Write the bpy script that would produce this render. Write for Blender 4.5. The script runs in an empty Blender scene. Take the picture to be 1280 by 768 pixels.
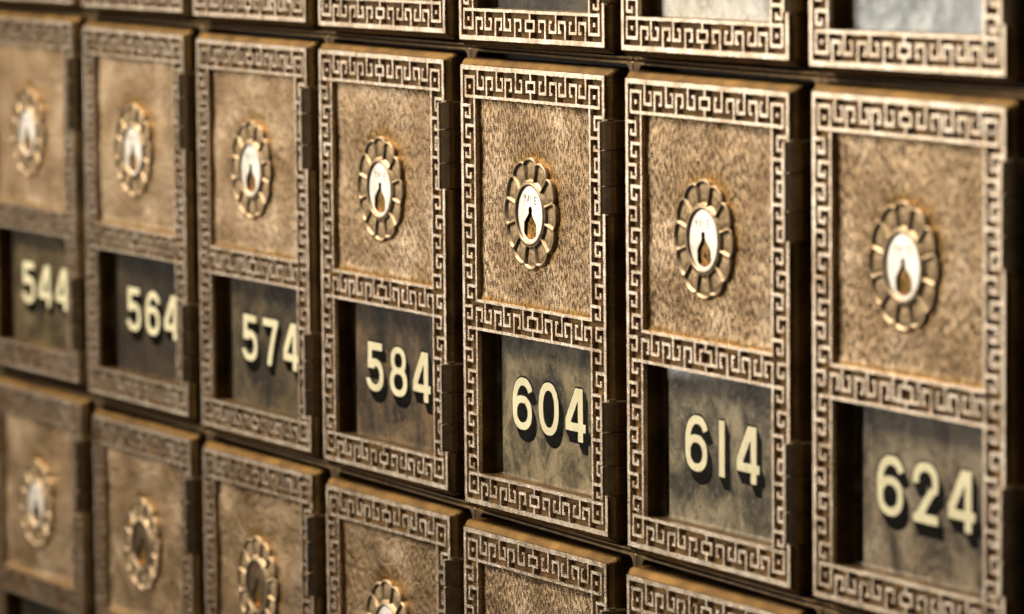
import bpy, bmesh, math, random
import numpy as np
from mathutils import Vector, Matrix, noise
random.seed(7)
scene = bpy.context.scene
MM = 0.001
# ---------------------------------------------------------------- dimensions (mm), from the camera fit
P, W, H, RP = 107.0, 87.88, 127.34, 134.97        # column pitch, door face width / height, row pitch
Z0 = 1.45                                          # height of the top edge of the numbered row (m)

# ================================================================ camera
yaw, pit, rol = 1.13861, 0.09488, -0.00945
def rot(y, p, r):
    cy, sy, cp, sp, cr, sr = math.cos(y), math.sin(y), math.cos(p), math.sin(p), math.cos(r), math.sin(r)
    Ry = np.array([[cy, 0, sy], [0, 1, 0], [-sy, 0, cy]]); Rx = np.array([[1, 0, 0], [0, cp, -sp], [0, sp, cp]])
    return np.array([[cr, -sr, 0], [sr, cr, 0], [0, 0, 1]]) @ Rx @ Ry
R3 = rot(yaw, pit, rol)                            # rows: right, down, forward in (right, down, into wall)
toB = lambda v: Vector((v[0], v[2], -v[1]))
cx, cy_, cz = toB(R3[0]), -toB(R3[1]), -toB(R3[2])
cam_loc = toB(np.array([16.27608, -0.61449, -5.55019]) * P * MM) + Vector((0, 0, Z0))
cam_data = bpy.data.cameras.new('camera')
cam = bpy.data.objects.new('camera', cam_data); scene.collection.objects.link(cam)
cam.matrix_world = Matrix(((cx.x, cy_.x, cz.x, cam_loc.x), (cx.y, cy_.y, cz.y, cam_loc.y), (cx.z, cy_.z, cz.z, cam_loc.z), (0, 0, 0, 1)))
cam_data.sensor_width = 36; cam_data.lens = 6223.73 / 1280 * 36
cam_data.clip_start = 0.01; cam_data.clip_end = 50
cam_data.dof.use_dof = True; cam_data.dof.focus_distance = 1.405; cam_data.dof.aperture_fstop = 17
scene.camera = cam

# ================================================================ light: an indoor counter hall, lamps only
world = bpy.data.worlds.new('World'); scene.world = world; world.use_nodes = True
bg = world.node_tree.nodes['Background']; bg.inputs[0].default_value = (0.055, 0.040, 0.024, 1); bg.inputs[1].default_value = 0.45
def area(name, loc, target, sx, sy, watts, col):
    l = bpy.data.lights.new(name, 'AREA'); l.shape = 'RECTANGLE'; l.size = sx; l.size_y = sy; l.energy = watts; l.color = col
    o = bpy.data.objects.new(name, l); scene.collection.objects.link(o); o.location = loc
    o.rotation_euler = (Vector(target) - Vector(loc)).to_track_quat('-Z', 'Y').to_euler()
MID = (0.45, 0, Z0 - 0.06)
area('window_light', (-0.78, -1.28, Z0 + 0.245), (0.5, 0, Z0 + 0.05), 0.92, 1.08, 15, (1.0, 0.93, 0.83))
area('digit_fill_light', (-0.42, -0.98, Z0 + 1.45), (0.62, 0, Z0 - 0.06), 0.65, 0.55, 98, (1.0, 0.87, 0.66))  # unseen fill, added to brighten the digits behind the glass
area('far_lamp', (2.6, -1.7, Z0 + 0.35), (0.6, 0, Z0 - 0.06), 0.6, 0.8, 3.0, (1.0, 0.86, 0.64))
area('ceiling_light', (-0.35, -0.42, Z0 + 1.15), MID, 0.8, 0.5, 2, (1.0, 0.78, 0.48))
vs = scene.view_settings; vs.view_transform = 'Standard'; vs.look = 'None'; vs.exposure = 0; vs.gamma = 1; vs.use_curve_mapping = False
scene.cycles.max_bounces = 6; scene.cycles.use_denoising = True

# ================================================================ materials
IU_ = 9.1
class NT:
    def __init__(s, name):
        s.m = bpy.data.materials.new(name); s.m.use_nodes = True; s.t = s.m.node_tree; s.n = s.t.nodes; s.l = s.t.links
        s.b = s.n['Principled BSDF']; s.out = s.n['Material Output']
    def node(s, typ, **kw):
        n = s.n.new(typ)
        for k, v in kw.items(): setattr(n, k, v)
        return n
    def link(s, a, b): s.l.new(a, b)
    def coord(s, scale=(1, 1, 1), rnd=True):
        """object space, shifted by a random amount per object so that no two doors wear alike; 1 unit = 1 mm"""
        tc = s.node('ShaderNodeTexCoord'); mp = s.node('ShaderNodeMapping'); s.link(tc.outputs['Object'], mp.inputs[0])
        mp.inputs['Scale'].default_value = [1000 * c for c in scale]
        if not rnd: return mp.outputs[0]
        oi = s.node('ShaderNodeObjectInfo'); mu = s.node('ShaderNodeMath', operation='MULTIPLY'); mu.inputs[1].default_value = 913.7
        s.link(oi.outputs['Random'], mu.inputs[0]); ad = s.node('ShaderNodeVectorMath', operation='ADD')
        s.link(mp.outputs[0], ad.inputs[0]); s.link(mu.outputs[0], ad.inputs[1]); return ad.outputs[0]
    def noise(s, co, scale, detail=4, rough=.55, dist=0):
        n = s.node('ShaderNodeTexNoise'); n.inputs['Scale'].default_value = scale; n.inputs['Detail'].default_value = detail
        n.inputs['Roughness'].default_value = rough; n.inputs['Distortion'].default_value = dist; s.link(co, n.inputs['Vector']); return n.outputs['Fac']
    def ramp(s, fac, stops):
        r = s.node('ShaderNodeValToRGB'); e = r.color_ramp.elements
        while len(e) < len(stops): e.new(.5)
        for el, (p, c) in zip(e, stops): el.position = p; el.color = (c, c, c, 1) if isinstance(c, (int, float)) else (*c, 1)
        s.link(fac, r.inputs[0]); return r.outputs[0]
    def mix(s, fac, a, b, mode='MIX'):
        m = s.node('ShaderNodeMix', data_type='RGBA', blend_type=mode)
        for sock, v in ((m.inputs[0], fac), (m.inputs[6], a), (m.inputs[7], b)):
            if isinstance(v, (int, float)): sock.default_value = v
            elif isinstance(v, tuple): sock.default_value = (*v, 1)
            else: s.link(v, sock)
        return m.outputs[2]
    def math(s, op, a, b=None):
        m = s.node('ShaderNodeMath', operation=op)
        for sock, v in zip(m.inputs, (a, b)):
            if v is None: continue
            if isinstance(v, (int, float)): sock.default_value = v
            else: s.link(v, sock)
        return m.outputs[0]
    def bump(s, h, strength, dist, prev=None):
        b = s.node('ShaderNodeBump'); b.inputs['Strength'].default_value = strength; b.inputs['Distance'].default_value = dist * MM
        s.link(h, b.inputs['Height'])
        if prev: s.link(prev, b.inputs['Normal'])
        s.link(b.outputs[0], s.b.inputs['Normal']); return b.outputs[0]
    def set(s, **kw):
        for k, v in kw.items():
            i = s.b.inputs[k.replace('_', ' ')]
            if isinstance(v, (int, float)): i.default_value = v
            elif isinstance(v, tuple): i.default_value = (*v, 1)
            else: s.link(v, i)
        return s.m

def mat_fret():
    t = NT('worn_brass'); co = t.coord(); n1 = t.noise(co, .12, 5); n2 = t.noise(co, 2.2, 4, .7)
    c = t.ramp(n1, [(.3, (.46, .34, .22)), (.5, (.72, .58, .43)), (.7, (.86, .74, .59))])
    c = t.mix(t.ramp(n2, [(.52, 0.0), (.72, .55)]), c, (.26, .17, .075))
    t.bump(n2, .35, .25)
    return t.set(Base_Color=c, Metallic=1.0, Roughness=t.ramp(n2, [(.3, .19), (.75, .38)]))
def mat_body():
    t = NT('patinated_brass'); co = t.coord(); n1 = t.noise(co, .10, 5); n2 = t.noise(co, 1.6, 5, .7)
    c = t.ramp(n1, [(.3, (.048, .024, .006)), (.52, (.115, .063, .016)), (.72, (.20, .112, .030))])
    c = t.mix(t.ramp(n2, [(.5, 0.0), (.75, .6)]), c, (.045, .025, .009))
    t.bump(n2, .8, .35)
    return t.set(Base_Color=c, Metallic=.85, Roughness=t.ramp(n2, [(.3, .38), (.7, .58)]))
def mat_panel():
    t = NT('chiselled_brass')
    st = t.coord((1.0, 1.0, .27)); co = t.coord(); flat = t.coord(rnd=False)
    v = t.node('ShaderNodeTexVoronoi'); v.inputs['Scale'].default_value = 1.2; v.inputs['Randomness'].default_value = 1.0
    wob = t.node('ShaderNodeVectorMath', operation='MULTIPLY_ADD'); nv = t.node('ShaderNodeTexNoise'); nv.inputs['Scale'].default_value = .5; t.link(st, nv.inputs['Vector'])
    t.link(nv.outputs['Color'], wob.inputs[0]); wob.inputs[1].default_value = (1.2, 1.2, 1.2); t.link(st, wob.inputs[2]); v.voronoi_dimensions = '2D'
    sp = t.node('ShaderNodeSeparateXYZ'); cb = t.node('ShaderNodeCombineXYZ'); t.link(wob.outputs[0], sp.inputs[0]); t.link(sp.outputs[0], cb.inputs[0]); t.link(sp.outputs[2], cb.inputs[1]); t.link(cb.outputs[0], v.inputs['Vector'])
    n1 = t.noise(st, 1.3, 3, .6, .1); n2 = t.noise(co, 2.2, 3, .7); n3 = t.noise(co, .055, 5, .6)
    pit = t.ramp(v.outputs['Distance'], [(.08, 0.0), (.46, 1.0)])          # one short chisel cut per cell
    h = t.math('ADD', t.math('MULTIPLY', pit, .42), t.math('MULTIPLY', n1, .50))
    h = t.math('ADD', h, t.math('MULTIPLY', n2, .34))
    t.bump(h, .75, .46)
    c = t.ramp(n3, [(.26, (.25, .155, .075)), (.5, (.46, .310, .170)), (.72, (.70, .52, .335))])
    c = t.mix(t.ramp(pit, [(.1, .42), (.7, 0.0)]), c, (.13, .075, .028))             # darker in the chisel cuts
    # ochre tarnish creeping round the rosette (upper right) - a stain with its own shape
    sx = t.node('ShaderNodeSeparateXYZ'); t.link(flat, sx.inputs[0])
    dx = t.math('SUBTRACT', sx.outputs[0], 42.3); dz = t.math('SUBTRACT', sx.outputs[2], H - 39.6)
    d = t.math('SQRT', t.math('ADD', t.math('MULTIPLY', dx, dx), t.math('MULTIPLY', dz, dz)))
    d = t.math('ADD', d, t.math('MULTIPLY', t.noise(co, .16, 4), 5.0))
    c = t.mix(t.ramp(t.math('DIVIDE', d, 40.0), [(.44, .85), (.54, 0.0)]), c, (.30, .155, .028))
    # tarnish and painted-in warm fillet glow along the panel edges, heaviest at the foot
    eu = t.math('MINIMUM', t.math('SUBTRACT', sx.outputs[0], IU_), t.math('SUBTRACT', W - IU_, sx.outputs[0]))
    ev = t.math('MINIMUM', t.math('SUBTRACT', sx.outputs[2], H - 67.5), t.math('MULTIPLY', t.math('SUBTRACT', H - 9.4, sx.outputs[2]), 1.6))
    e = t.math('ADD', t.math('MINIMUM', eu, ev), t.math('MULTIPLY', t.noise(co, .25, 4), 2.6))
    c = t.mix(t.ramp(t.math('DIVIDE', e, 10.0), [(.17, .9), (.28, 0.0)]), c, (.24, .125, .024))
    return t.set(Base_Color=c, Metallic=1.0, Roughness=t.ramp(n2, [(.3, .20), (.7, .38)]))
def mat_simple(name, c0, c1, metal, r0, r1, sc=.6, b=.3, chip=None, **kw):
    t = NT(name); co = t.coord(); n = t.noise(co, sc, 5, .65); n2 = t.noise(co, sc * 4, 4, .7)
    t.bump(n2, b, .15)
    c = t.ramp(n, [(.32, c0), (.68, c1)])
    if chip: c = t.mix(t.ramp(t.noise(co, .55, 6, .75, .5), [(.62, 0.0), (.66, .85)]), c, chip)      # flaked spots
    return t.set(Base_Color=c, Metallic=metal, Roughness=t.ramp(n2, [(.3, r0), (.7, r1)]), **kw)
def mat_plate(name, dark, mid, light, seed):
    """aged back of the number glass: blotches, rubbed patches and vertical smears"""
    t = NT(name); co0 = t.coord(rnd=False); mp = t.node('ShaderNodeMapping'); mp.inputs['Location'].default_value = (seed * 17.3, seed * 5.1, seed * 9.7)
    t.link(co0, mp.inputs[0]); co = mp.outputs[0]
    s2 = t.node('ShaderNodeMapping'); s2.inputs['Scale'].default_value = (1, 1, .8); t.link(co, s2.inputs[0])
    a = t.noise(s2.outputs[0], .065, 8, .66, .8); b = t.noise(co, .5, 6, .75, .4); cc = t.noise(co, 2.6, 3, .7)
    c = t.ramp(a, [(.38, tuple(x * .6 for x in dark)), (.50, mid), (.62, light)])
    c = t.mix(t.ramp(b, [(.56, 0.0), (.70, .7)]), c, tuple(x * .4 for x in dark))
    c = t.mix(t.ramp(b, [(.30, .8), (.43, 0.0)]), c, tuple(min(1, x * 1.5) for x in light))
    e = t.noise(co, .21, 8, .72, .9)
    c = t.mix(t.ramp(e, [(.50, 0.0), (.64, .75)]), c, tuple(x * .7 for x in dark))
    c = t.mix(t.ramp(e, [(.32, .6), (.45, 0.0)]), c, tuple(min(1, x * 1.25) for x in light))
    c = t.mix(t.ramp(cc, [(.60, 0.0), (.72, .6)]), c, tuple(x * .5 for x in mid))
    t.bump(b, .25, .2)
    return t.set(Base_Color=c, Metallic=0.0, Roughness=t.ramp(b, [(.3, .25), (.7, .5)]), Specular_IOR_Level=.2)
def mat_glass():
    t = NT('window_glass'); tr = t.node('ShaderNodeBsdfTransparent'); gl = t.node('ShaderNodeBsdfGlossy'); gl.inputs['Roughness'].default_value = .010
    tr.inputs[0].default_value = (.985, .985, .975, 1)
    co = t.coord(); n = t.noise(co, .12, 5, .6, .5)
    df = t.node('ShaderNodeBsdfDiffuse'); df.inputs[0].default_value = (.55, .52, .46, 1)
    lw = t.node('ShaderNodeLayerWeight'); lw.inputs[0].default_value = .5; fz = t.math('ADD', t.math('MULTIPLY', t.math('POWER', lw.outputs['Facing'], 5.0), .96), .04)   # Schlick, the same on both faces
    m1 = t.node('ShaderNodeMixShader'); t.link(t.ramp(n, [(.58, 0.0), (.76, .015)]), m1.inputs[0]); t.link(tr.outputs[0], m1.inputs[1]); t.link(df.outputs[0], m1.inputs[2])
    m2 = t.node('ShaderNodeMixShader'); t.link(t.math('MULTIPLY', fz, t.ramp(t.noise(co, .075, 6, .62, .7), [(.36, .25), (.62, 1.0)])), m2.inputs[0])   # grime dulls the shine in patches
    t.link(m1.outputs[0], m2.inputs[1]); t.link(m1.outputs[0], m2.inputs[1]); t.link(gl.outputs[0], m2.inputs[2])
    t.link(m2.outputs[0], t.out.inputs[0]); return t.m
M = dict(
    fret=mat_fret(), body=mat_body(), panel=mat_panel(), glass=mat_glass(),
    petal=mat_simple('rosette_brass', (.20, .128, .060), (.50, .37, .225), 1.0, .44, .58, .7, .9),
    rim=mat_simple('rosette_rim', (.20, .138, .078), (.42, .33, .23), 1.0, .44, .60, .6, .4),
    plug=mat_simple('bright_nickel', (.76, .69, .59), (.95, .90, .82), 1.0, .42, .52, .35, .2),
    dull=mat_simple('tarnished_nickel', (.10, .065, .035), (.22, .15, .085), 1.0, .30, .45, .4, .2),
    hole=mat_simple('keyway_brass', (.012, .006, .002), (.30, .125, .014), .9, .22, .4, .35, .3),
    ink=mat_simple('engraved_ink', (.10, .06, .03), (.22, .14, .07), .4, .4, .6),
    hinge=mat_simple('oiled_bronze', (.15, .108, .066), (.27, .20, .125), .9, .26, .38, .25, .10),
    frame=mat_simple('dark_frame_bronze', (.040, .025, .010), (.13, .08, .032), .85, .36, .55, .4, .4),
    back=mat_simple('dark_steel', (.010, .008, .006), (.022, .017, .012), .3, .5, .7),
    cream=mat_simple('cream_paint', (.80, .72, .48), (.90, .85, .64), 0, .38, .55, .5, .25, (.20, .15, .08)),
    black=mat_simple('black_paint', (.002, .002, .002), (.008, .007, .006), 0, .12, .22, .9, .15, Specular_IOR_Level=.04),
)
PL = {  # number plate tones, door by door; pale top-row ones paint in glass reflections
    (0, 0): ((.045, .030, .014), (.13, .095, .050), (.24, .18, .10)), (1, 0): ((.028, .020, .013), (.060, .043, .028), (.11, .08, .05)),
    (2, 0): ((.040, .030, .018), (.10, .075, .045), (.22, .165, .095)), (3, 0): ((.055, .038, .024), (.15, .105, .065), (.30, .19, .10)),
    (4, 0): ((.060, .050, .036), (.26, .205, .125), (.48, .39, .245)), (5, 0): ((.085, .073, .054), (.27, .225, .16), (.48, .41, .30)),
    (6, 0): ((.10, .075, .052), (.28, .21, .145), (.46, .38, .28)), (6, -1): ((.03, .045, .05), (.15, .19, .20), (.55, .61, .65)),
    (5, -1): ((.30, .25, .19), (.60, .53, .42), (.80, .74, .64)), (4, -1): ((.04, .035, .028), (.09, .08, .06), (.16, .14, .11)),
}
PLD = ((.03, .022, .014), (.08, .06, .038), (.15, .11, .07))

# ================================================================ mesh helpers (door space: u right, v down from top edge, w outwards; mm)
def pt(u, v, w=0.0): return (u * MM, -w * MM, (H - v) * MM)
def mesh_from(name, verts, faces, mat, smooth=False, weld=True):
    bm = bmesh.new(); vs_ = [bm.verts.new(pt(*v)) for v in verts]
    for f in faces:
        try: bm.faces.new([vs_[i] for i in f])
        except ValueError: pass
    if weld: bmesh.ops.remove_doubles(bm, verts=bm.verts, dist=1e-7)
    bmesh.ops.recalc_face_normals(bm, faces=bm.faces)
    return bm_mesh(bm, name, mat, smooth)
def bm_mesh(bm, name, mat, smooth=False):
    me = bpy.data.meshes.new(name); bm.to_mesh(me); bm.free(); me.materials.append(mat)
    if smooth: me.polygons.foreach_set('use_smooth', [True] * len(me.polygons))
    return me
def filled(field, u0, u1, v0, v1, step):
    """filled marching squares of field(u,v) < 0 -> verts, polys in the (u,v) plane"""
    nu, nv = int((u1 - u0) / step) + 1, int((v1 - v0) / step) + 1
    U = [u0 + i * step for i in range(nu + 1)]; V = [v0 + j * step for j in range(nv + 1)]
    F = [[field(u, v) for v in V] for u in U]; verts = {}; polys = []
    def vid(u, v):
        k = (round(u, 4), round(v, 4)); return verts.setdefault(k, len(verts))
    for i in range(nu):
        for j in range(nv):
            c = [(U[i], V[j], F[i][j]), (U[i+1], V[j], F[i+1][j]), (U[i+1], V[j+1], F[i+1][j+1]), (U[i], V[j+1], F[i][j+1])]
            if all(x[2] >= 0 for x in c): continue
            poly = []
            for a, b in zip(c, c[1:] + c[:1]):
                if a[2] < 0: poly.append(vid(a[0], a[1]))
                if (a[2] < 0) != (b[2] < 0):
                    s = a[2] / (a[2] - b[2]); poly.append(vid(a[0] + s * (b[0] - a[0]), a[1] + s * (b[1] - a[1])))
            q = []
            for x in poly:
                if not q or q[-1] != x: q.append(x)
            if len(q) > 2 and q[0] == q[-1]: q.pop()
            if len(set(q)) > 2: polys.append(q)
    return list(verts), polys
def slab(name, field, box, step, w_top, depth, mat, w_of=None, side=None):
    """a flat-faced piece with its own thickness, cut to the outline of field"""
    vv, ff = filled(field, *box, step)
    bm = bmesh.new(); vs_ = [bm.verts.new(pt(u, v, w_top + (w_of(u, v) if w_of else 0))) for u, v in vv]
    for f in ff:
        try: bm.faces.new([vs_[i] for i in f])
        except ValueError: pass
    bmesh.ops.recalc_face_normals(bm, faces=bm.faces)
    if sum(f.normal.y for f in bm.faces) > 0: bmesh.ops.reverse_faces(bm, faces=bm.faces)
    be = [e for e in bm.edges if e.is_boundary]
    r = bmesh.ops.extrude_edge_only(bm, edges=be)
    for v in r['geom']:
        if isinstance(v, bmesh.types.BMVert): v.co.y += depth * MM
        elif side and isinstance(v, bmesh.types.BMFace): v.material_index = 1
    me = bm_mesh(bm, name, mat)
    if side: me.materials.append(side)
    return me
def grid_cells(rects):
    us = sorted({round(x, 3) for r in rects for x in (r[0], r[1])}); vs_ = sorted({round(x, 3) for r in rects for x in (r[2], r[3])})
    ui = {x: i for i, x in enumerate(us)}; vi = {x: i for i, x in enumerate(vs_)}
    g = np.zeros((len(us) - 1, len(vs_) - 1), bool)
    for a, b, c, d in rects: g[ui[round(a, 3)]:ui[round(b, 3)], vi[round(c, 3)]:vi[round(d, 3)]] = True
    return us, vs_, g

# ================================================================ relief: Greek key round panel and window
OL, IU, T, TL = 1.35, 9.1, .86, .86                       # outer line, opening edge, stroke
V_P0, V_P1, V_W0, V_W1 = 9.4, 67.5, 76.5, 118.2   # panel and window openings
def fret_rects():
    r = [(0, W, 0, OL), (0, W, H - OL, H), (0, OL, 0, H), (W - OL, W, 0, H)]
    for a, b in ((V_P0, V_P1), (V_W0, V_W1)):     # lines round the two openings
        r += [(IU - T, W - IU + T, a - TL, a), (IU - T, W - IU + T, b, b + TL), (IU - T, IU, a - TL, b + TL), (W - IU, W - IU + T, a - TL, b + TL)]
    def mir(l): return l + [(W - b, W - a, c, d) for a, b, c, d in l]
    def J(u, top, foot, ret, s=1):                # stem from `top`, foot at `foot`, return end at `ret`; s=-1 upside down
        o = lambda a, b: (min(a, b), max(a, b))
        return [(u, u + T, *o(top, foot)), (u, u + 4.5, *o(foot, foot - s * .85)), (u + 3.65, u + 4.5, *o(foot, ret)), (u + 2.75, u + 4.5, *o(ret, ret + s * .8))]
    def band(t0, t1, flip):                       # band between lines t0 (upper) and t1 (lower)
        q = []
        for k in range(3): q += J(10.45 + 11.95 * k, t0, t1 - 1.6, t0 + 1.7) if not flip else J(10.45 + 11.95 * k, t1, t0 + 1.6, t1 - 1.7, -1)
        for k in range(2): q += J(16.0 + 11.95 * k, t1, t0 + 1.6, t1 - 1.7, -1) if not flip else J(16.0 + 11.95 * k, t0, t1 - 1.6, t0 + 1.7)
        c0, c1 = (t0 + t1) / 2 - 1.75, (t0 + t1) / 2 + 1.75
        q += [(41.0, W / 2, c0, c0 + .8), (41.0, W / 2, c1 - .8, c1), (41.0, 41.9, c0, c1), (W / 2 - T / 2, W / 2, t0, c0), (W / 2 - T / 2, W / 2, c1, t1)]
        return mir(q)
    r += band(OL, V_P0 - TL, False) + band(V_W1 + TL, H - OL, True)
    t0, t1 = V_P1 + TL, V_W0 - TL             # middle band
    q = []
    for k in range(3): q += J(IU - T + 11.85 * k, t1, t0 + 1.5, t1 - 1.6, -1)
    for k in range(2): q += J(13.8 + 11.85 * k, t0, t1 - 1.5, t0 + 1.6)
    q += [(37.6, 37.6 + T, t0, t1 - 1.5), (37.6, W / 2, t1 - 2.3, t1 - 1.5), (W / 2 - T / 2, W / 2, t1 - 1.5, t1), (40.6, W / 2, t0 + 1.5, t0 + 2.3), (40.6, 41.5, t0 + 1.5, t1 - 1.5), (W / 2 - T / 2, W / 2, t0, t0 + 1.5)]
    r += mir(q)
    q = []                                        # side bands, hooks hanging downwards
    vk = [11.2 + 5.80 * k for k in range(9)] + [63.5, 69.5, 75.7] + [81.95 + 6.23 * k for k in range(6)]
    for k, v in enumerate(vk):
        if k % 2 == 0: q += [(OL, 6.2, v, v + T), (5.35, 6.2, v, v + 4.2), (2.7, 6.2, v + 3.4, v + 4.2), (2.7, 3.55, v + 2.4, v + 4.2)]
        else: q += [(2.9, IU - T, v, v + T), (2.9, 3.75, v, v + 4.2), (2.9, 6.4, v + 3.4, v + 4.2), (5.55, 6.4, v + 2.4, v + 4.2)]
    for a, b in ((2.95, V_P0), (V_W1, H - 2.95)): # corner squares with a dot
        q += [(2.65, IU, a, a + .85), (2.65, IU, b - .85, b), (2.65, 3.5, a, b), (IU - T, IU, a, b)]
        m = (a + b) / 2; q += [(5.3, 6.4, m - .55, m + .55)]
    return r + mir(q)
def build_fret():
    us, vs_, g = grid_cells(fret_rects()); bm = bmesh.new(); vt = {}
    def V(i, j):
        if (i, j) not in vt:
            u, v = us[i], vs_[j]; n = noise.noise_vector((u * .45, v * .45, 3.1)) * .10 + noise.noise_vector((u * 1.7, v * 1.7, 9.1)) * .05
            vt[i, j] = bm.verts.new(pt(u + n.x, v + n.y, n.z * .5))
        return vt[i, j]
    for i in range(g.shape[0]):
        for j in range(g.shape[1]):
            if g[i, j]: bm.faces.new((V(i, j), V(i, j + 1), V(i + 1, j + 1), V(i + 1, j)))
    for f in bm.faces: f.normal_update()
    be = [e for e in bm.edges if e.is_boundary]
    r = bmesh.ops.extrude_edge_only(bm, edges=be)
    for v in r['geom']:
        if isinstance(v, bmesh.types.BMVert): v.co.y = 1.35 * MM
    bmesh.ops.recalc_face_normals(bm, faces=bm.faces)
    if sum(f.normal.y * f.calc_area() for f in bm.faces) > 0: bmesh.ops.reverse_faces(bm, faces=bm.faces)
    bmesh.ops.bevel(bm, geom=be, offset=.22 * MM, segments=2, profile=.5, affect='EDGES', clamp_overlap=True)
    bands = [[] for _ in range(5)]
    for f in bm.faces:
        c = f.calc_center_median(); u, v = c.x / MM, H - c.z / MM
        k = 0 if v < V_P0 else 2 if v > V_W1 else 3 if u < IU else 4 if u > W - IU else 1
        bands[k].append(f.index)
    bm.faces.ensure_lookup_table(); out = []
    for k, b in enumerate(bands):
        c = bm.copy(); c.faces.ensure_lookup_table(); keep = set(b)
        bmesh.ops.delete(c, geom=[f for i, f in enumerate(c.faces) if i not in keep], context='FACES')
        out.append(bm_mesh(c, 'fret_band', M['fret']))
    bm.free(); return out
def rect_ring(verts, faces, loops):
    """quads between successive rectangular (or any equal-length) loops"""
    base = len(verts); n = len(loops[0])
    for l in loops: verts += l
    for a in range(len(loops) - 1):
        for i in range(n):
            j = (i + 1) % n; faces.append((base + a * n + i, base + a * n + j, base + (a + 1) * n + j, base + (a + 1) * n + i))
def rrect(u0, u1, v0, v1, rad, w, k=5):
    o = []
    for cu, cv, a0 in ((u1 - rad, v0 + rad, -90), (u1 - rad, v1 - rad, 0), (u0 + rad, v1 - rad, 90), (u0 + rad, v0 + rad, 180)):
        for i in range(k + 1):
            a = math.radians(a0 + 90 * i / k); o.append((cu + rad * math.cos(a), cv + rad * math.sin(a), w))
    return o
def build_door():
    verts, faces = [], []
    uu, vv = [0, IU, W - IU, W], [0, V_P0, V_P1, V_W0, V_W1, H]; w = -1.3
    b = 0
    for u in uu:
        for v in vv: verts.append((u, v, w))
    for i in range(3):
        for j in range(5):
            if i == 1 and j in (1, 3): continue
            a = i * 6 + j; faces.append((a, a + 1, a + 7, a + 6))
    for a, c, d, e in ((V_P0, V_P1, -3.4, .0), (V_W0, V_W1, -7.0, .0)):
        L = lambda w, e=0: [(IU + e, a + e, w), (W - IU - e, a + e, w), (W - IU - e, c - e, w), (IU + e, c - e, w)]
        rect_ring(verts, faces, [L(-1.3), L(d)])
    B = lambda o, w, r: rrect(-o, W + o, -o * .82, H + o * .82, r, w, 4)
    rect_ring(verts, faces, [rrect(0, W, 0, H, .01, -1.3, 4), B(0.02, -.5, .3), B(.25, -.46, .5), B(1.75, -1.75, 1.2), B(2.15, -2.35, 1.5), B(2.3, -3.2, 1.6), B(2.3, -9.0, 1.6)])
    return mesh_from('door', verts, faces, M['body'])
def build_panel(seed):
    nu, nv = 56, 46; u0, u1, v0, v1 = IU - .02, W - IU + .02, V_P0 - .02, V_P1 + .02; verts, faces = [], []
    for i in range(nu + 1):
        for j in range(nv + 1):
            s, t = i / nu, j / nv
            u, v = u0 + (u1 - u0) * s, v0 + (v1 - v0) * t
            e = lambda d, r: max(0, 1 - d / r) ** 2
            w = -1.7 + .35 * e(u - u0, 1.6) + .5 * e(u1 - u, 1.6) + .35 * e(v - v0, 1.6) + .45 * e(v1 - v, 1.8)
            w += .42 * noise.noise((u * .07, v * .07, seed * 7.3)) + .14 * noise.noise((u * .17, v * .17, seed * 3.1 + 50)) + .05 * noise.noise((u * .45, v * .45, 5))
            verts.append((u, v, w))
    for i in range(nu):
        for j in range(nv):
            a = i * (nv + 1) + j; faces.append((a, a + 1, a + nv + 2, a + nv + 1))
    return mesh_from('panel', verts, faces, M['panel'], smooth=True)
# ---------------------------------------------------------------- lock: 12-petal rosette, collar, plug with keyway
LU, LV = 41.3, 41.0
def smooth(x): x = min(1, max(0, x)); return x * x * (3 - 2 * x)
def build_petal(k):
    nt, nr = 26, 26; verts, faces = [], []; half = math.pi / 12; floor = []
    for i in range(nt + 1):
        th = -half + 2 * half * i / nt
        ro = 15.85 - 1.05 * (abs(th) / half) ** 2.6
        for j in range(nr + 4):
            r = 8.9 + (ro - 8.9) * min(1, j / nr)
            x, y = r * math.sin(th), r * math.cos(th)
            side = r * math.sin(half - abs(th)) - .34                      # distance from the spoke rim
            cap = (ro - r) - .6
            root = r - 9.55
            d = min(side, cap, root)
            w = 1.00 - .78 * smooth((d + .05) / .26) + .25 * smooth((d - .3) / 1.6)
            if j > nr: w = (.8, .3, -.5)[j - nr - 1]; r += (.18, .26, .30)[j - nr - 1]
            elif j == nr: w = .96
            floor.append(d > -.02 and j < nr)
            a = th + k * math.pi / 6
            verts.append((LU + r * math.sin(a), LV - r * math.cos(a), w - 1.65))
    n = nr + 4
    for i in range(nt):
        for j in range(n - 1):
            a = i * n + j; faces.append((a, a + 1, a + n + 1, a + n))
    me = mesh_from('petal', verts, faces, M['rim'], smooth=True, weld=False); me.materials.append(M['petal'])
    for p, f in zip(me.polygons, faces): p.material_index = 1 if all(floor[i] for i in f) else 0
    return me
def build_collar():
    verts, faces = [], []
    C = lambda r, w: [(LU + r * math.cos(2 * math.pi * i / 64), LV + r * math.sin(2 * math.pi * i / 64), w - 1.65) for i in range(64)]
    rect_ring(verts, faces, [C(8.15, -.6), C(8.15, 1.05), C(8.25, 1.22), C(8.5, 1.27), C(8.8, 1.22), C(9.05, 1.04), C(9.15, .1)])
    return mesh_from('lock_rosette', verts, faces, M['rim'], smooth=True)
def key_field(u, v):
    x, y = u - LU, v - LV
    d1 = math.hypot(x - .1, y + 1.2) - 1.05                                  # round top
    t = min(1, max(0, (y + .6) / 5.6)); hw = .95 + 2.75 * smooth(t * 1.5)
    d2 = max(abs(x - .1) - hw, -y - .8, y - 7.1 + .10 * x * x)
    return min(d1, d2)
def plug_field(u, v): return max(math.hypot(u - LU, v - LV) - 8.1, -key_field(u, v))
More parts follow.
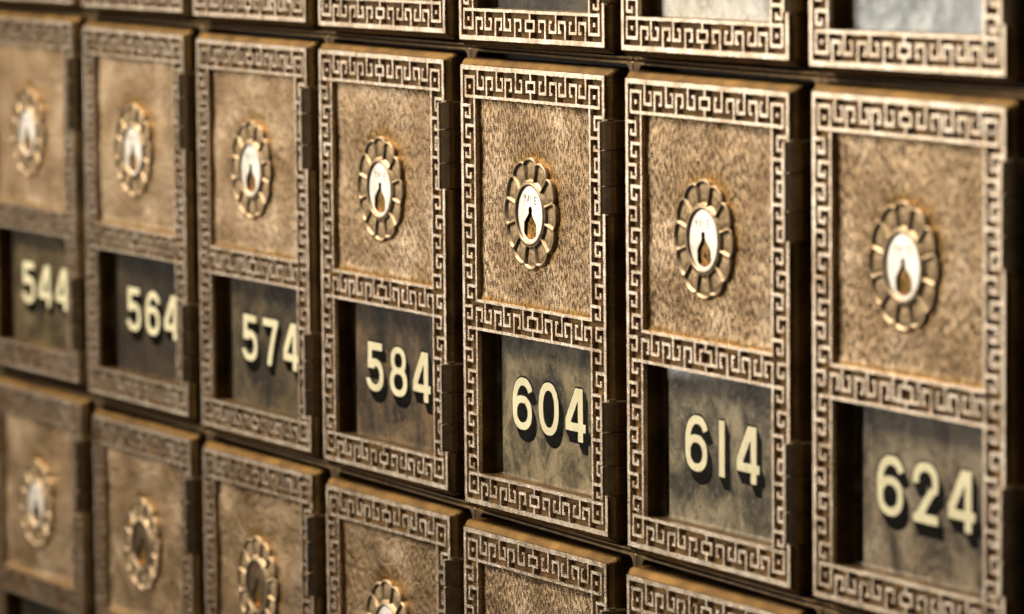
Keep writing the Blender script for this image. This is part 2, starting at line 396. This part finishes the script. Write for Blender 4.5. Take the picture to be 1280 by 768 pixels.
def build_plug(mat): return slab('lock_plug', plug_field, (LU - 8.4, LU + 8.4, LV - 8.4, LV + 8.4), .3, -.85, 2.2, mat, lambda u, v: -.0035 * ((u - LU) ** 2 + (v - LV) ** 2), M['hole'])
def build_key():
    verts, faces = [], []; n = 24                                          # brass plug seen inside the keyway, sloping inwards
    for j in range(9):
        for i in range(9):
            u = LU - 3.6 + .92 * i; v = LV - 2.2 + 1.2 * j
            verts.append((u, v, -6.2 + .5 * math.sin(j * .9) + .30 * math.sin(i * 1.1) + (0, 0, 0, .1, .5, 1.3, 2.3, 3.2, 3.8)[j]))
    for j in range(8):
        for i in range(8): a = j * 9 + i; faces.append((a, a + 1, a + 10, a + 9))
    return mesh_from('keyhole', verts, faces, M['hole'], smooth=True)
def seg_field(segs, hw):
    def f(u, v):
        b = 1e9
        for (x0, y0, x1, y1) in segs:
            dx, dy = x1 - x0, y1 - y0; l = dx * dx + dy * dy; t = min(1, max(0, ((u - x0) * dx + (v - y0) * dy) / l)); b = min(b, math.hypot(u - x0 - t * dx, v - y0 - t * dy))
        return b - hw
    return f
def build_letters():
    s, x0, y0 = [], LU - 4.1, LV - 5.2
    G = {'Y': [(0, 0, .7, 1), (1.4, 0, .7, 1), (.7, 1, .7, 2)], 'A': [(0, 2, .7, 0), (.7, 0, 1.4, 2), (.3, 1.3, 1.1, 1.3)], 'L': [(0, 0, 0, 2), (0, 2, 1.3, 2)], 'E': [(0, 0, 0, 2), (0, 0, 1.3, 0), (0, 1, 1.1, 1), (0, 2, 1.3, 2)]}
    for i, ch in enumerate('YALE'): s += [(x0 + a + 2.15 * i, y0 + b, x0 + c + 2.15 * i, y0 + d) for a, b, c, d in G[ch]]
    return slab('lettering', seg_field(s, .14), (x0 - .5, x0 + 9, y0 - .5, y0 + 2.6), .10, -.90, .3, M['ink'])
# ---------------------------------------------------------------- number digits (cell 12.2 x 15, origin top-left)
def ell(u, v, cu, cv, a, b, e=2.25):
    q = (abs((u - cu) / a) ** e + abs((v - cv) / b) ** e) ** (1 / e); return (q - 1) * min(a, b)
def rect(u, v, a, b, c, d): return max(a - u, u - b, c - v, v - d)
def half(u, v, x0, y0, x1, y1):                    # > 0 to the right of the direction of travel
    l = math.hypot(x1 - x0, y1 - y0); return ((x1 - x0) * (v - y0) - (y1 - y0) * (u - x0)) / l
def ring(u, v, cu, cv, a, b, tu, tv): return max(ell(u, v, cu, cv, a, b), -ell(u, v, cu, cv, a - tu, b - tv))
def dig(ch):
    if ch == '0': return lambda u, v: ring(u, v, 6.1, 7.5, 6.1, 7.5, 2.6, 2.2)
    if ch == '1': return lambda u, v: rect(u, v, 4.5, 7.5, 0, 15)
    if ch == '6':
        def f(u, v):
            bowl = ring(u, v, 6.1, 10.1, 5.9, 4.9, 2.55, 2.05)
            arc = max(ring(u, v, 6.7, 7.6, 6.6, 7.6, 2.6, 2.2), v - 10.0, half(u, v, 3.0, 7.3, 13.4, 2.9) if u > 4.2 else -9)
            return min(bowl, arc)
        return f
    if ch == '8': return lambda u, v: min(ring(u, v, 6.1, 4.1, 5.2, 4.1, 2.4, 1.8), ring(u, v, 6.1, 10.6, 6.0, 4.4, 2.6, 1.9))
    if ch == '4':
        def f(u, v):
            tri = max(half(u, v, 6.4, -.6, -.6, 9.9), rect(u, v, 0, 10.4, 0, 12.2))
            hole = max(half(u, v, 6.9, 4.2, 2.9, 9.9), rect(u, v, 0, 7.5, 3, 9.9))
            return min(max(tri, -hole), rect(u, v, 7.5, 10.4, 0, 15), rect(u, v, .3, 12.0, 9.9, 12.2))
        return f
    if ch == '5':
        def f(u, v):
            bowl = max(ring(u, v, 5.6, 10.0, 6.2, 5.0, 2.6, 2.1), -rect(u, v, -2, 3.9, 4.6, 11.3))
            return min(bowl, rect(u, v, 1.0, 11.0, 0, 2.3), rect(u, v, .9, 3.6, 0, 8.0), rect(u, v, .7, 5.5, 5.5, 8.0))
        return f
    if ch == '7':
        def f(u, v):
            x = 11.6 - (v - 2.6) * .55 + .012 * (v - 2.6) ** 2
            return min(rect(u, v, .4, 11.8, 0, 2.35), max(abs(u - x + 1.6) - 1.5, .5 - v, v - 15))
        return f
    if ch == '2':
        def f(u, v):
            top = max(ring(u, v, 6.1, 4.9, 5.8, 4.9, 2.6, 2.1), -rect(u, v, -1, 5.6, 5.3, 20), v - 7.4)
            x = 10.2 - (v - 6.2) * 1.08 + .02 * (v - 6.2) ** 2
            return min(top, max(abs(u - x + .3) - 1.8, 6.2 - v, v - 13.6), rect(u, v, .5, 11.6, 12.7, 15))
        return f
DM, SM = {}, {}
def digit_mesh(ch):
    if ch not in DM:
        f = dig(ch); g = lambda u, v: f(u - 0, v) - .02 + .10 * noise.noise((u * .9, v * .9, ord(ch)))
        DM[ch] = slab('digit', g, (-1, 13.4, -1, 16), .28, -4.42, .06, M['cream'])
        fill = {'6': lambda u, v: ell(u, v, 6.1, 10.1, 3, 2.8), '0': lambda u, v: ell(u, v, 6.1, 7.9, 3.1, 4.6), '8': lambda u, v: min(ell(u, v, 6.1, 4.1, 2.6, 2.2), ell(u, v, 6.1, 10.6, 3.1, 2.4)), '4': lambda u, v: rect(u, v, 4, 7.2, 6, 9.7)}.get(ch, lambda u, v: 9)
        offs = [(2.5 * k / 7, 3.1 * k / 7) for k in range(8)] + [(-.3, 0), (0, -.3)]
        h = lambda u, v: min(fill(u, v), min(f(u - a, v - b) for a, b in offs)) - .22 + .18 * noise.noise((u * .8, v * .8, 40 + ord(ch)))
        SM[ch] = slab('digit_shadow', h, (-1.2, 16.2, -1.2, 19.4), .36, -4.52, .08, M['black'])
    return DM[ch], SM[ch]
# ---------------------------------------------------------------- hinge knuckle profile extruded along v
def build_knuckle(v0, v1):
    prof = [(90.3, -8.5), (90.3, 3.0), (90.45, 3.45), (90.8, 3.65), (92.0, 3.70), (92.4, 3.3), (93.0, 2.4), (93.7, 1.2), (94.1, -.2), (94.2, -2.2), (94.0, -3.4), (93.2, -4.4), (92.4, -8.5)]
    verts, faces = [], []; c = (92.2, 0.4)
    def loop(v, s): return [(c[0] + (u - c[0]) * s, v, c[1] + (w - c[1]) * s) for u, w in prof]
    rect_ring(verts, faces, [loop(v0 + .12, .93), loop(v0 + .28, 1), loop(v1 - .28, 1), loop(v1 - .12, .93)])
    n = len(prof); faces.append(tuple(range(n))); faces.append(tuple(range(3 * n, 4 * n)))
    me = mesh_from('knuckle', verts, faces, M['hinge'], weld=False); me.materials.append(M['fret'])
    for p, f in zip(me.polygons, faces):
        if len(f) == 4 and f[0] % n in (1, 2, 3) and f[1] % n in (2, 3, 4): p.material_index = 1      # front edge highlight, painted in with the fret's brighter brass
    return me
def build_pin(v0, v1):
    verts, faces = [], []
    C = lambda v: [(92.0 + 1.3 * math.cos(a * math.pi / 6), v, .6 + 1.3 * math.sin(a * math.pi / 6)) for a in range(12)]
    rect_ring(verts, faces, [C(v0 - .35), C(v1 + .35)]); faces.append(tuple(range(12))); faces.append(tuple(range(12, 24)))
    L = lambda v: [(86.5, v, -4.6), (91.0, v, -4.6), (91.0, v, -6.2), (86.5, v, -6.2)]      # leaf running back to the door edge
    rect_ring(verts, faces, [L(v0 + .5), L(v1 - .5)])
    return mesh_from('hinge', verts, faces, M['hinge'])
def build_frame():
    verts, faces = [], []
    O = lambda g, w: rrect(-7.0 + g, 99.9 - g, -3.78 + g, 131.08 - g, .8, w)
    I = lambda g, w, r: rrect(-3.1 - g, 98.0 + g, -2.75 - g, 130.05 + g, r, w)
    rect_ring(verts, faces, [O(0, -9.5), O(0, -3.1), O(.22, -2.75), I(.35, -2.55, 2.6), I(.1, -2.65, 2.4), I(0, -3.0, 2.3), I(0, -9.5, 2.3)])
    return mesh_from('box_frame', verts, faces, M['frame'])
def build_box(name, u0, u1, v0, v1, w0, w1, mat):
    verts, faces = [], []
    L = lambda w: [(u0, v0, w), (u1, v0, w), (u1, v1, w), (u0, v1, w)]
    rect_ring(verts, faces, [L(w1), L(w0)]); faces += [(0, 1, 2, 3), (4, 5, 6, 7)]
    return mesh_from(name, verts, faces, mat)

# ================================================================ build shared meshes once
FRET = build_fret(); DOOR = build_door(); PANELS = [build_panel(k) for k in range(7)]; COLLAR = build_collar()
PETALS = [build_petal(k) for k in range(12)]
PLUG = build_plug(M['plug']); PLUG_DULL = build_plug(M['dull']); KEY = build_key(); LETTERS = build_letters()
HINGES = []
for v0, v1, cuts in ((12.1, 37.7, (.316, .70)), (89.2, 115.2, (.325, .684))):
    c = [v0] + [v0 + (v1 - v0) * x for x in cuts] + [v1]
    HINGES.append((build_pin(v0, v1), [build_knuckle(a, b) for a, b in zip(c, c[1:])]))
FRAME = build_frame()
GLASS = build_box('glass_pane', IU - .5, W - IU + .5, V_W0 - .5, V_W1 + .5, -4.30, -3.75, M['glass'])

# ================================================================ structure
def link(o): scene.collection.objects.link(o); return o
def wall():
    bm = bmesh.new(); u0, u1, z0, z1 = -.12, 7 * P * MM + .02, Z0 - 2 * RP * MM - .02, Z0 + RP * MM + .02
    vs_ = [bm.verts.new((x, y, z)) for y in (.0096, .13) for x, z in ((u0, z0), (u1, z0), (u1, z1), (u0, z1))]
    for f in ((0, 1, 2, 3), (7, 6, 5, 4), (0, 4, 5, 1), (1, 5, 6, 2), (2, 6, 7, 3), (3, 7, 4, 0)): bm.faces.new([vs_[i] for i in f])
    bmesh.ops.recalc_face_normals(bm, faces=bm.faces)
    o = link(bpy.data.objects.new('wall', bm_mesh(bm, 'wall', M['back']))); o['kind'] = 'structure'
wall()

# ================================================================ the boxes
TILT = {(4, -1): (-.338, .478, .0452, -.0055), (5, -1): (-.047, -.082, .0488, -.0039), (6, -1): (.608, -.332, .0548, -.0080),
        (0, 0): (-1.065, -1.018, .0379, -.0009), (1, 0): (.141, -.014, .0381, .0033), (2, 0): (.108, .368, .0293, .0004), (3, 0): (-1.308, .155, .0346, .0011),
        (4, 0): (-.249, .520, .0406, -.0012), (5, 0): (-.034, .451, .0360, .0025), (6, 0): (.977, -.587, .0465, .0022),
        (0, 1): (.688, -1.149, .0366, .0017), (1, 1): (1.406, .148, .0280, -.0036), (2, 1): (.556, .004, .0289, -.0040), (3, 1): (-.105, .129, .0326, -.0036),
        (4, 1): (-1.380, .570, .0414, .0006), (5, 1): (.015, .362, .0423, -.0012)}
NUM = ['544', '564', '574', '584', '604', '614', '624']
TONE = ['olive brown', 'very dark brown', 'dim tan', 'warm brown', 'blotchy olive grey', 'smoky grey', 'tan and grey']
WORDS = ['five forty-four', 'five sixty-four', 'five seventy-four', 'five eighty-four', 'six-oh-four', 'six fourteen', 'six twenty-four']
UP = {6: ' with a pale bluish window', 5: ' with a cream white window'}
DOFF = [2.4, 3.4, 2.4, .7, 0, 2.2, 1.2]      # the numbers were laid on by hand, not all centred
DULL = {(1, 1): 'dark tarnished lock', (2, 1): 'dark tarnished lock'}
def part(name, me, parent, mat_local=None):
    o = link(bpy.data.objects.new(name, me)); o.parent = parent
    if mat_local is not None: o.matrix_local = mat_local
    return o
for row in (-1, 0, 1):
    for col in range(7):
        k = (col, row); num = NUM[col]
        root = link(bpy.data.objects.new('post_box', None)); root.empty_display_size = .02
        root.location = (col * P * MM, 0, Z0 - (row * RP + H) * MM)
        root['category'] = 'post box'; root['group'] = 'brass post boxes in the bank'
        root['label'] = {0: f'brass post box numbered {num} in cream digits on its {TONE[col]} window', -1: f'brass post box directly above box {WORDS[col]}' + UP.get(col, ''), 1: f'brass post box directly below box {WORDS[col]}'}[row] + (' with a dark tarnished lock' if k in DULL else '')
        dx, dv, b, a = TILT.get(k, (0, 0, .040, -.003))
        piv = Vector((W * MM, 0, H / 2 * MM))
        T_ = Matrix.Translation(piv + Vector((dx * MM, 0, -dv * MM))) @ Matrix.Rotation(b, 4, 'Z') @ Matrix.Rotation(a, 4, 'Y') @ Matrix.Translation(-piv)
        part('box_frame', FRAME, root)
        door = part('door', DOOR, root, T_)
        for me in FRET: part('fret_band', me, door)
        part('panel', PANELS[(col * 3 + row * 2 + 2) % 7], root, T_)
        ros = part('lock_rosette', COLLAR, root, T_)
        for me in PETALS: part('petal', me, ros)
        tw = math.radians(random.uniform(-5, 5)); lc = Vector((LU * MM, 0, (H - LV) * MM))
        lk = part('lock_plug', PLUG_DULL if k in DULL else PLUG, root, T_ @ Matrix.Translation(lc) @ Matrix.Rotation(tw, 4, 'Y') @ Matrix.Translation(-lc))
        part('keyhole', KEY, lk); part('lettering', LETTERS, lk)
        tones = PL.get(k, PLD)
        pm = mat_plate('number_plate', *[tuple(x * .66 for x in c) for c in tones], col + 7 * (row + 1) + 1)
        plate = part('number_plate', build_box('number_plate', 16.2 + random.uniform(-1.2, 1.0), W - IU + .5, V_W0 - .5, V_W1 + .5, -6.0, -4.6, pm), root, T_)
        if row == 0:
            for i, ch in enumerate(num):
                d, s = digit_mesh(ch); off = Matrix.Translation(((22.3 + (14.0 if col == 5 else 16.35) * i + DOFF[col]) * MM, 0, -88.8 * MM))
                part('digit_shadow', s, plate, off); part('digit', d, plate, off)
        part('glass_pane', GLASS, root, T_)
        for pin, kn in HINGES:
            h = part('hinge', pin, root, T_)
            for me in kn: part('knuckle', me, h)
